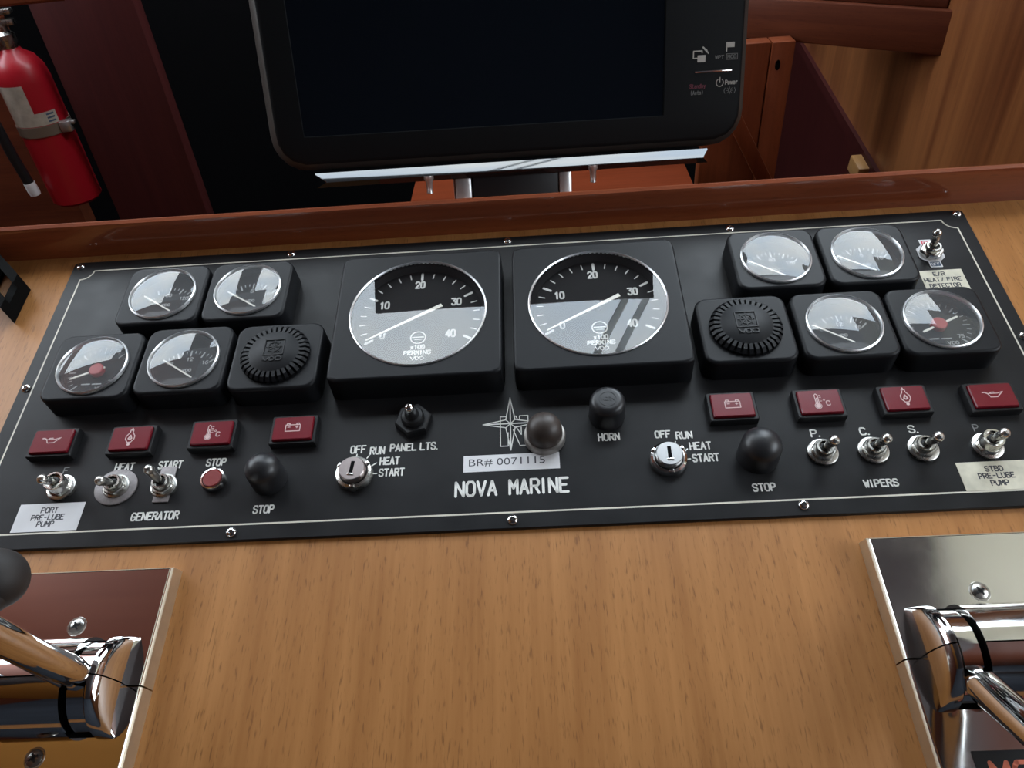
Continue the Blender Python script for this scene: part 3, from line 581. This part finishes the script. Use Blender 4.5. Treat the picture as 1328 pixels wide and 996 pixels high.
# ------------------------------------------------------------------ toggle switches
def lever_mb(h0, L, lean_x, lean_y, r0=1.9, r1=2.5, ball=3.3):
    d = Vector((lean_x, lean_y, 1)).normalized(); p0 = Vector((0, 0, h0)); mb = MB()
    mb.tube([p0, p0 + d * (L * .75), p0 + d * (L - 1)], [r0, r1, r1 * .8], 16)
    b = p0 + d * L; rings = []
    for k in range(1, 10):
        a = -PI / 2 + PI * k / 10; rings.append((ball * math.cos(a), ball * math.sin(a)))
    q = Vector((0, 0, 1)).rotation_difference(d).to_matrix().to_4x4()
    mb.lathe(rings, 20, b, q, True, True); return mb
def toggle(label, u, v, style='plain', lean=(0, -.32), bright=False, group='toggle switches on the panel'):
    g = thing('toggle_switch', label, 'switch', on_panel(u, v, 0), group); met = 'nickel' if bright else 'steel'
    if style == 'disc': link('indicator_plate', MB().lathe([(14.4, 0), (14.4, .9), (13.9, 1.2), (0.05, 1.2)], 48, (-.6, 0, 0), Matrix.Diagonal((1.0, .93, 1, 1))), 'plate_grey', g)
    elif style == 'tab': link('indicator_plate', MB().box(-5.4, 5.4, -11.8, 15, 0, 1.2, .4), 'plate_grey', g)
    elif style == 'onoff':
        link('indicator_plate', MB().prism([(-4.5, -15), (4.5, -15), (4.5, -9), (9.4, -5), (9.4, 5), (4.5, 9), (4.5, 14.5), (-4.5, 14.5), (-4.5, 9), (-9.4, 5), (-9.4, -5), (-4.5, -9)], 0, .6), 'paper', g)
        q = MB(); q.box(-3.3, 3.3, 9.2, 13, .6, .65); link('on_patch', q, 'ink_red', g)['label'] = 'red ON mark'
        q = MB(); q.box(-3.6, 3.6, -14.2, -9.6, .6, .65); link('off_patch', q, 'ink_blue', g)['label'] = 'dark OFF mark'
        link('lettering', text_mb(text_mb(MB(), 'ON', -2, 2, 9.9, 2.4, .5, .65, .05), 'OFF', -2.8, 2.8, -13.2, 2.6, .5, .65, .05), 'paper', g)
    w = MB(); fl = 9.6 if style in ('plain', 'onoff') else 8.8
    if style != 'onoff': w.lathe([(6, 1.0), (fl, 1.0), (fl, 2.0), (fl - .6, 2.4), (6, 2.4)], 40); w.lathe([(fl, 0), (fl, 1.1)], 40); link('washer', w, met, g)
    hx = MB(); ro = 7.6 if style != 'onoff' else 8.4; rings = []
    nn = 48
    def hexr(r, t): a = (t % (PI / 3)) - PI / 6; return r * math.cos(PI / 6) / math.cos(a)
    for r, z in ((ro, .8), (ro, 4.4), (ro * .93, 5.0), (5.6, 5.0)):
        rings.append([(min(hexr(r * 1.06, 2 * PI * i / nn + .2), r * 1.0) * math.cos(2 * PI * i / nn), min(hexr(r * 1.06, 2 * PI * i / nn + .2), r) * math.sin(2 * PI * i / nn), z) for i in range(nn)])
    hx.loops(rings, True, False, False); link('nut', hx, met, g)
    tall = bright and style == 'plain'; bh = 11.5 if tall else 8.5; br = 6.7 if tall else 5.7
    link('bushing', MB().lathe([(br, 2), (br, bh - .6), (br - .4, bh), (br - 1.6, bh), (br - 1.8, bh - 2.5), (0.05, bh - 2.6)], 36), met, g)
    link('lever_seat', MB().lathe([(3.6, bh - 2.5), (3.2, bh - 1.2), (0.05, bh - .8)], 20), 'black', g)
    link('lever', lever_mb(bh - 3, (13 if tall else 15.5) if style != 'onoff' else 13, lean[0], lean[1], 2.4, 2.9, 3.4), 'nickel' if (bright or style in ('plain', 'onoff')) else 'steel', g)
toggle('bright chrome toggle switch above the white PORT PRE-LUBE PUMP label', -304, -87, 'plain', (.0, -.36), True)
toggle('toggle switch on a round grey plate under the word HEAT', -265.6, -88.2, 'disc', (.02, -.40))
toggle('toggle switch on an upright grey plate under the word START', -232.6, -89.5, 'tab', (-.10, .10))
toggle('dull toggle switch under the letter P, first of the three wiper switches', 201, -87.2, 'plain', (.08, -.22))
toggle('dull toggle switch under the letter C, middle of the three wiper switches', 232.8, -87.6, 'plain', (.08, -.22))
toggle('dull toggle switch under the letter S, third of the wiper switches', 264, -88, 'plain', (.08, -.22))
toggle('bright toggle switch above the yellowed STBD PRE-LUBE PUMP label', 304, -88.4, 'plain', (.04, -.24), True)
toggle('toggle switch on an ON and OFF plate at the upper right panel corner', 326, 84, 'onoff', (-.05, .22), True)
g = thing('toggle_switch', 'black hexagonal panel light switch with a small chrome tip', 'switch', on_panel(-66.8, -48.2, 0), 'toggle switches on the panel')
hx = MB(); hexp = lambda r: [(r * math.cos(k * PI / 3 + .26), r * math.sin(k * PI / 3 + .26)) for k in range(6)]
hx.loops([[(x, y, 0) for x, y in hexp(13)], [(x, y, 5) for x, y in hexp(13)], [(x, y, 6) for x, y in hexp(12)], [(x, y, 6) for x, y in hexp(6)]]); link('nut', hx, 'black', g, False)
link('boot', MB().lathe([(8, 5.5), (8, 8.5), (7, 10), (5, 10.5), (4.4, 14), (3.4, 15), (0.05, 15)], 36), 'black', g)
link('lever', lever_mb(12, 8, 0, -.15, 1.9, 2.3, 3.4), 'chrome', g)

# ------------------------------------------------------------------ push buttons and key switches
g = thing('push_button', 'small round red button in a chrome ring under the word STOP', 'button', on_panel(-199, -87.2, 0))
link('ring', MB().lathe([(8.4, 0), (8.4, 3.6), (7.8, 4.8), (6.8, 5.0), (6.4, 4.4), (6.4, 2)], 48), 'chrome_old', g)
link('cap', MB().lathe([(6.3, 1), (6.3, 4.6), (5.8, 5.2), (0.05, 5.2)], 40), 'red_button', g)
def dome_button(name, label, u, v, r, H, material, top, ring=None, flat=False):
    g = thing(name, label, 'button', on_panel(u, v, 0))
    if ring: link('collar', MB().lathe([(14, 0), (14, 3.5), (13.4, 5), (12.2, 5.4), (r - 1, 5.4)], 56), 'grey_ring', g)
    prof = [(r * 1.03, 0), (r, H - top)]
    for k in range(1, 11):
        a = PI / 2 * k / 10; cr = (min(5, r * .4) if flat else r); prof.append((max(r - cr + cr * math.cos(a), 0.05), H - top + top * math.sin(a)))
    if flat: prof.append((0.05, H))
    link('cap', MB().lathe(prof, 56), material, g); return g
dome_button('stop_button', 'black domed rubber stop button on the left half of the panel', -161.6, -87.6, 11.6, 23.5, 'rubber', 10)
dome_button('stop_button', 'black domed rubber stop button beside the right key switch', 159.6, -87.4, 12.8, 23, 'rubber', 10)
dome_button('push_button', 'faded brown domed button in a grey collar covering the compass emblem', 22.6, -65.4, 11.9, 21, 'rubber_brown', 10.5, True)
g = dome_button('horn_button', 'black flat-topped rubber button above the word HORN', 65.6, -50, 11.9, 20, 'rubber', 5, None, True)
e = MB(); e.stroke(circ(5.6, 28), .5, 19.95, .25); text_mb(e, 'HORN', -4, 4, -1.2, 2.6, .45, 19.95, .25); link('embossing', e, 'rubber', g)
def key_switch(label, u, v, rot, material, face):
    g = thing('key_switch', label, 'key switch', on_panel(u, v, 0), 'ignition key switches')
    r = MB(); r.lathe([(12.4, 0), (12.4, 2.6), (11.6, 4.6), (10.2, 5.2), (9.4, 4.6), (9.2, 2)], 64)
    for a in (.55, .55 + PI * 2 / 3, .55 + PI * 4 / 3):
        r.box(9.4, 12, -1.6, 1.6, 3.5, 5.8, .4, mtx=Matrix.Rotation(a, 4, 'Z'))
    link('ring_nut', r, material, g)
    link('groove', MB().lathe([(9.4, 4.0), (8.4, 4.0)], 48), 'black', g)
    link('barrel', MB().lathe([(8.7, 2), (8.7, 9.0), (8.2, 9.6), (0.05, 9.6)], 48), face, g)
    link('keyhole', MB().box(-1.25, 1.25, -4.6, 5.2, 9.2, 9.75, .2), 'dark', g, True, Matrix.Rotation(rot, 4, 'Z'))
    link('key_guide', MB().box(-2.2, 2.2, -5.4, -3.8, 9.5, 10, .2), material, g, True, Matrix.Rotation(rot, 4, 'Z'))
key_switch('key switch left of the word PANEL, with a pinkish face', -104.2, -87.3, -.10, 'nickel', 'key_pink')
key_switch('bright chrome key switch right of the HORN button', 102.2, -87.3, -.02, 'chrome', 'key_face')

# ------------------------------------------------------------------ stuck-on labels
def sticker(label, u, v, w_, h_, material, lines, th, wd, poly=None):
    g = thing('adhesive_label', label, 'label', on_panel(u, v, 0))
    link('paper', MB().prism(poly or [(-w_ / 2, -h_ / 2), (w_ / 2, -h_ / 2), (w_ / 2, h_ / 2), (-w_ / 2, h_ / 2)], 0.0, 0.25), material, g, False)
    for t, a, b, y in lines: link('lettering', text_mb(MB(), t, a - u, b - u, y - v, th, wd, .25, .05), 'ink', g)
    return g
sticker('white label reading PORT PRE-LUBE PUMP at the lower left panel corner', -306.2, -108.3, 44.4, 20.2, 'paper', [('PORT', -312.4, -301.4, -104.9), ('PRE-LUBE', -317.4, -295.6, -110.2), ('PUMP', -312, -301, -115)], 3.6, .72)
sticker('yellowed label reading STBD PRE-LUBE PUMP at the lower right panel corner', 302.8, -109.0, 44.4, 20, 'paper_old', [('STBD', 297.1, 307.8, -105.9), ('PRE-LUBE', 291.5, 313, -110.8), ('PUMP', 297.2, 307.6, -115.9)], 3.4, .72)
sticker('yellowed label reading HEAT FIRE DETECTOR half under the far right gauge', 327, 54.6, 31.4, 23, 'paper_old', [('E/R', 321, 329.2, 60.4), ('HEAT/ FIRE', 312.6, 339.6, 54.6), ('DETECTOR', 314.8, 337, 48.6)], 3.6, .72)
g = thing('adhesive_label', 'white strip label reading BR number under the compass emblem', 'label', on_panel(-.1, -83.2, 0))
link('paper', MB().box(-31.8, 31.8, -6.2, 6.2, 0, .25), 'paper', g, False)
font_text('BR# 0071115', -28.2, 22.2, -2.4, 5.9, 'ink', g, 'lettering', .3)

# ------------------------------------------------------------------ throttle controls
def throttle(label, u, levers, badge):
    W, T0, T1, ZB, ZT = 51.6, 71.5, -71.5, -3, 8.5
    root = thing('throttle_control', label, 'throttle', on_panel(u, -220, 0), 'chrome twin throttle controls')
    def half(y0, y1):
        mb = MB(); e = 2.6
        def ring(z, ix, iy0, iy1): return [(-W + ix, y0 + iy0, z), (W - ix, y0 + iy0, z), (W - ix, y1 - iy1, z), (-W + ix, y1 - iy1, z)]
        lo0 = 3 if y0 < -20 else .1; lo1 = 3 if y1 > 20 else .1
        mb.loops([ring(ZB, 0, 0, 0), ring(ZT - 2.2, 1.0, lo0 * .4, lo1 * .4), ring(ZT - .6, e - .8, lo0 * .8, lo1 * .8), ring(ZT, e, lo0, lo1)])
        return mb
    def arc(R, z0, a0, a1, n=14): return [(R * math.cos(a0 + (a1 - a0) * i / n), z0 + R * math.sin(a0 + (a1 - a0) * i / n)) for i in range(n + 1)]
    def hump(mb, x0, x1, a0, a1, taper0=False, taper1=False):
        xs = [x0, x1]; fr = [1, 1]
        T = [(0, .03), (.5, .34), (1.6, .6), (3.2, .8), (5.4, .94), (8, 1)]
        if taper0: xs = [x0 + d for d, _ in T] + xs[1:]; fr = [k for _, k in T] + fr[1:]
        if taper1: xs = xs[:-1] + [x1 - d for d, _ in reversed(T)]; fr = fr[:-1] + [k for _, k in reversed(T)]
        rings = []
        for x, k in zip(xs, fr):
            p = [(R_[0], R_[1]) for R_ in arc(1, 0, a0, a1)]
            rings.append([(x, 27 * c, ZT - .5 + 27 * k * s_) for c, s_ in p] + [(x, 0, ZT - .5)])
        mb.loops(rings)
    segs = [(-43, -34, True, False), (-20, 20, False, False), (34, 43, False, True)]
    for nm, y0, y1, a0, a1 in (('upper_cover', .4, T0, math.radians(1), math.radians(89.2)), ('lower_cover', T1, -.4, math.radians(90.8), math.radians(179))):
        mb = half(y0, y1)
        for s_ in segs: hump(mb, s_[0], s_[1], a0, a1, s_[2], s_[3])
        cov = link(nm, mb, 'chrome_old' if badge else 'chrome', root, flat_big=True)
        cov.data.materials.append(M['satin'])                       # the cast edges of the plates are left satin
        for p in cov.data.polygons:
            if p.center.z < (ZT - .3) * MM and abs(p.normal.z) < .75 and (abs(p.center.x) > (W - 4) * MM or abs(p.center.y) > (T0 - 4) * MM): p.material_index = 1
    link('slot_shade', MB().box(-34, -20, -26, 26, ZT - 2, ZT + .6).box(20, 34, -26, 26, ZT - 2, ZT + .6), 'dark', root)  # near-black boxes paint the shade inside the lever slots
    for x, pts in zip((-27, 27), levers):
        h = MB(); h.lathe([(0.05, -5.6), (22, -5.6), (24.4, -4.6), (24.4, 4.6), (22, 5.6), (0.05, 5.6)], 48, (x, 0, ZT - 1), Matrix.Rotation(PI / 2, 4, 'Y')); hub = link('lever_hub', h, 'chrome', root)
        P = [Vector((x + dx, y, z)) for dx, y, z in pts]; d = (P[1] - P[0]).normalized()
        lv = MB(); n0 = 6
        path = [P[0], P[0] + d * 5, P[0] + d * 14] + P[1:-1]; lv.tube(path, [6.2, 7.2, 8.6] + [7.6] * (len(P) - 2), 20); lever = link('lever', lv, 'chrome', root)
        k = MB(); e = (P[-1] - P[-2]).normalized(); q = Vector((0, 0, 1)).rotation_difference(e).to_matrix().to_4x4(); pr = [(6, -16), (8, -13)]
        for i in range(0, 13):
            a = -PI * .36 + PI * .86 * i / 12; pr.append((max(14.5 * math.cos(a), .05), 14.5 * math.sin(a)))
        k.lathe(pr, 32, P[-1], q, True); link('knob', k, 'knob_black', lever)
    first = None
    for x, y in ((0, 35), (0, -35.5)):
        s_ = MB(); s_.lathe([(5.8, -.2), (5.5, .35), (4.6, .35), (4.4, .1), (4.3, .6), (3.4, 1.15), (1.6, 1.4), (1.3, .7), (0.05, .7)], 28)
        sc = link('screw', s_, 'steel', root); sc.location = Vector((x + (1 if badge else 2), y, ZT)) * MM
        xb = MB(); cross_slot(xb, (0, 0), 5.2, 1.28); link('cross_slot', xb, 'black', sc)
    if badge:
        b = MB(); b.box(-33, 33, -68, -45.5, ZT, ZT + .5); bd = link('badge', b, 'black', root, False); bd['label'] = 'black badge with red letters'
        link('badge_lettering', text_mb(MB(), 'MORSE', -26, 26, -62, 11, 2.2, ZT + .5, .1), 'badge_red', bd)
throttle('chrome twin throttle control at the left with a lever leaning up to a black knob', -259, [[(0, 0, 26), (-4, 2, 78), (-6, 3, 112), (-8, 24, 108)], [(0, 0, 24), (-2, 0, 70), (-6, 2, 108), (-10, 26, 104)]], False)
throttle('chrome twin throttle control at the lower right carrying a black badge', 259.5, [[(0, -12, 22), (1, -58, 70), (1, -82, 94), (1, -98, 112)], [(0, -14, 21), (1, -62, 64), (1, -86, 86), (1, -104, 104)]], True)

# ------------------------------------------------------------------ black bracket at the left edge
g = thing('mounting_bracket', 'black slotted bracket at the left edge of the console beside the panel', 'bracket', on_panel(-398, 87, -3))
for v0, v1 in ((8, 18), (-19, -9)): link('side_bar', MB().prism([(0, v1), (-62, v1 + 62), (-62, v0 + 62), (0, v0)], 0, 19), 'matte_black', g, False)
link('end_web', MB().prism([(0, 8), (-7, 15), (-7, -2), (0, -9)], 0, 13), 'matte_black', g, False)
link('base_plate', MB().prism([(-30, 38), (-62, 70), (-62, 53), (-30, 21)], 0, 3), 'matte_black', g, False)

# ------------------------------------------------------------------ monitor
mo = Matrix(((0.99, 0.015, 0.14, -182.1 * MM), (0.111, 0.530, -0.841, 254.2 * MM), (-0.086, 0.848, 0.523, 21.0 * MM), (0, 0, 0, 1)))
x_ = Vector((mo[0][0], mo[1][0], mo[2][0])).normalized(); z_ = Vector((mo[0][2], mo[1][2], mo[2][2])); z_ = (z_ - x_ * z_.dot(x_)).normalized(); y_ = z_.cross(x_)
mo = Matrix(((x_.x, y_.x, z_.x, mo[0][3]), (x_.y, y_.y, z_.y, mo[1][3]), (x_.z, y_.z, z_.z, mo[2][3]), (0, 0, 0, 1)))
mon = thing('chart_display', 'large black chart display standing behind the console rail', 'display', PANEL @ mo)
bw, bh, bcx, bcy = 448, 262, 192.5, 100
def rr2(d, z): return [(x + bcx, y + bcy, z) for x, y in rrect(bw - 2 * d, bh - 2 * d, 32 - d, 160)]
rr3 = lambda d, z: [(x + 167.5, y + 94.5, z) for x, y in rrect(335 + 2 * d, 189 + 2 * d, .5 + d, 160)]
fr = MB(); fr.loops([rr2(6.5, -.6), rr2(7.5, .3), rr2(10, .8), rr3(.6, .8), rr3(0, -.6)], True, False, False); link('bezel', fr, 'bezel', mon)
fr = MB(); fr.loops([rr2(26, -44), rr2(6, -30), rr2(0, -10), rr2(1, -6), rr2(6.5, -.6)], True, True, False); link('shell', fr, 'rim', mon)
link('screen', MB().box(0, 335, 0, 189, -1, -.6), 'screen', mon, False)
ic = MB(); z = .8
K = lambda pts, w=.9: ic.stroke(pts, w, z, .1)
K([(366.2, 48.5), (362.4, 48.5), (362.4, 54.6), (370.6, 54.6), (370.6, 53)], 1.0); ic.box(366.4, 374, 45, 51, z, z + .1); K([(371.5, 57.6), (375.6, 53.5)], 1.4); K([(374.5, 56), (376.6, 52.2)], .8)
K([(394, 53.4), (394, 60.6)], 1.1); ic.box(394, 401.5, 56.6, 61, z, z + .1)
link('button_icons', ic, 'mark', mon)
link('divider_bar', MB().box(364, 400, 35.9, 37.4, .6, 1.8, .5), 'chrome', mon)
link('marking', text_mb(text_mb(MB(), 'WPT', 383.5, 391.5, 47.2, 2.8, .55, z, .1), 'MOB', 395.5, 403.5, 47.2, 2.8, .55, z, .1).stroke([(394.4, 46.2), (404.8, 46.2), (404.8, 51), (394.4, 51), (394.4, 46.2)], .5, z, .1), 'mark_dim', mon)
link('marking', text_mb(MB(), 'Standby', 360, 375, 22.6, 3.4, .6, z, .1), 'mark_red', mon)
link('marking', text_mb(MB(), '(Auto)', 361, 373, 17.0, 3.2, .55, z, .1), 'mark_dim', mon)
pw_ = MB(); pw_.stroke(circ(3.4, 24, (389, 26.4), math.radians(125), math.radians(415)), .8, z, .1); pw_.stroke([(389, 27), (389, 31)], .8, z, .1)
link('power_icon', pw_, 'mark', mon); link('marking', text_mb(MB(), 'Power', 394.4, 406.4, 24.6, 3.6, .75, z, .1), 'mark', mon)
lt = MB(); lt.stroke(circ(1.4, 14, (399, 19)), .5, z, .1)
for k in range(8): lt.stroke([(399 + 2 * math.cos(k * PI / 4), 19 + 2 * math.sin(k * PI / 4)), (399 + 3.2 * math.cos(k * PI / 4), 19 + 3.2 * math.sin(k * PI / 4))], .4, z, .1)
lt.stroke([(394.4, 21.4), (393.4, 19), (394.4, 16.6)], .5, z, .1); lt.stroke([(403.6, 21.4), (404.6, 19), (403.6, 16.6)], .5, z, .1); link('marking', lt, 'mark_dim', mon)
tr = MB(); tq = [(-32.5, -.5), (-33.5, 0.5), (-39.6, 6.5), (-40.5, 7.2), (-45.5, 2.5), (-45.5, -24), (-32.5, -24)]
tr.loops([[(x0 + 3 * (12 - z) / 12 * 0 + k, y, z) for y, z in tq] for x0, k in ((5, 0), (380, 0))])
for v in tr.bm.verts:                                             # the lip narrows towards its front edge
    if v.co.z > 0.0035: v.co.x += 0.010 if v.co.x < 0.1 else -0.006
link('mount_tray', tr, 'lip', mon)
for x in (109, 265):
    k = MB(); k.lathe([(4.4, -40), (4.6, -43), (3, -46), (2.6, -54), (3.0, -56), (0.05, -57)], 24, (x, 0, 8), Matrix.Rotation(-PI / 2, 4, 'X'))
    link('clamp_knob', k, 'silver', mon)
st = MB(); st.box(150, 234, -150, -39, -30, 0, 3); link('stand', st, 'black', mon)
for a, b in ((133, 149), (233, 246)):
    s_ = MB(); s_.box(a, b, -150, -44, -34, 2, 3); link('stand_arm', s_, 'silver', mon)

# ------------------------------------------------------------------ fire extinguisher
ex = thing('fire_extinguisher', 'red fire extinguisher strapped to the bulkhead at the upper left', 'fire extinguisher', Matrix.Translation(Vector((-711, 702, -157)) * MM) @ Matrix.Rotation(0.15, 4, 'Z'))
link('cylinder', MB().lathe([(0.05, 0), (33, 0), (36.5, 4), (36.5, 186), (34.5, 202), (27, 217), (15, 226), (13, 230)], 48, cap1=True), 'ext_red', ex)
def wrap(r, a0, a1, z0, z1, n=24):
    mb = MB(); mb.loops([[(r * math.cos(a0 + (a1 - a0) * i / n), r * math.sin(a0 + (a1 - a0) * i / n), z) for i in range(n + 1)] for z in (z0, z1)], False, False, False); return mb
lab = MB(); R_ = 36.8
for (a0, a1, z0, z1) in ((-2.5, -1.35, 128, 186), (-1.4, -.55, 128, 146)):
    n = 16; lab.loops([[(R_ * math.cos(a0 + (a1 - a0) * i / n), R_ * math.sin(a0 + (a1 - a0) * i / n), z) for i in range(n + 1)] for z in (z0, z1)], False, False, False)
link('instruction_label', lab, 'ext_label', ex)['label'] = 'worn cream label'
lg = MB(); n = 10
for z0 in (131, 136, 141):
    lg.loops([[(37 * math.cos(-.95 + .3 * i / n), 37 * math.sin(-.95 + .3 * i / n), z) for i in range(n + 1)] for z in (z0, z0 + 2.5)], False, False, False)
link('label_print', lg, 'ink_blue', ex)
link('strap', MB().lathe([(36.6, 112), (37.6, 112), (37.6, 127), (36.6, 127)], 48), 'strap', ex)
link('strap_clip', MB().box(30, 46, -26, -10, 112, 128, 2).box(40, 52, -22, -14, 122, 127, 1), 'silver', ex)
link('valve', MB().lathe([(12, 228), (14, 234), (14, 248), (9, 252), (9, 261), (0.05, 262)], 28).box(-10, 22, -7, 7, 259, 267, 2).box(-14, 24, -7, 7, 273, 280, 2).box(-16, -8, -7, 7, 259, 280, 1), 'steel', ex)
hs = MB(); hs.tube([(-12, -4, 240), (-40, -14, 240), (-54, -24, 222), (-54, -30, 180), (-50, -32, 90), (-46, -32, 45)], 7.5, 14); link('hose', hs, 'black', ex)
nz = MB(); nz.tube([(-46, -32, 46), (-45, -32, 32), (-44.6, -32, 26)], [8, 8.6, 7.6], 16); link('nozzle', nz, 'paper', ex)
link('bracket', MB().box(-14, 14, 34, 43, 40, 160, 1), 'steel', ex)
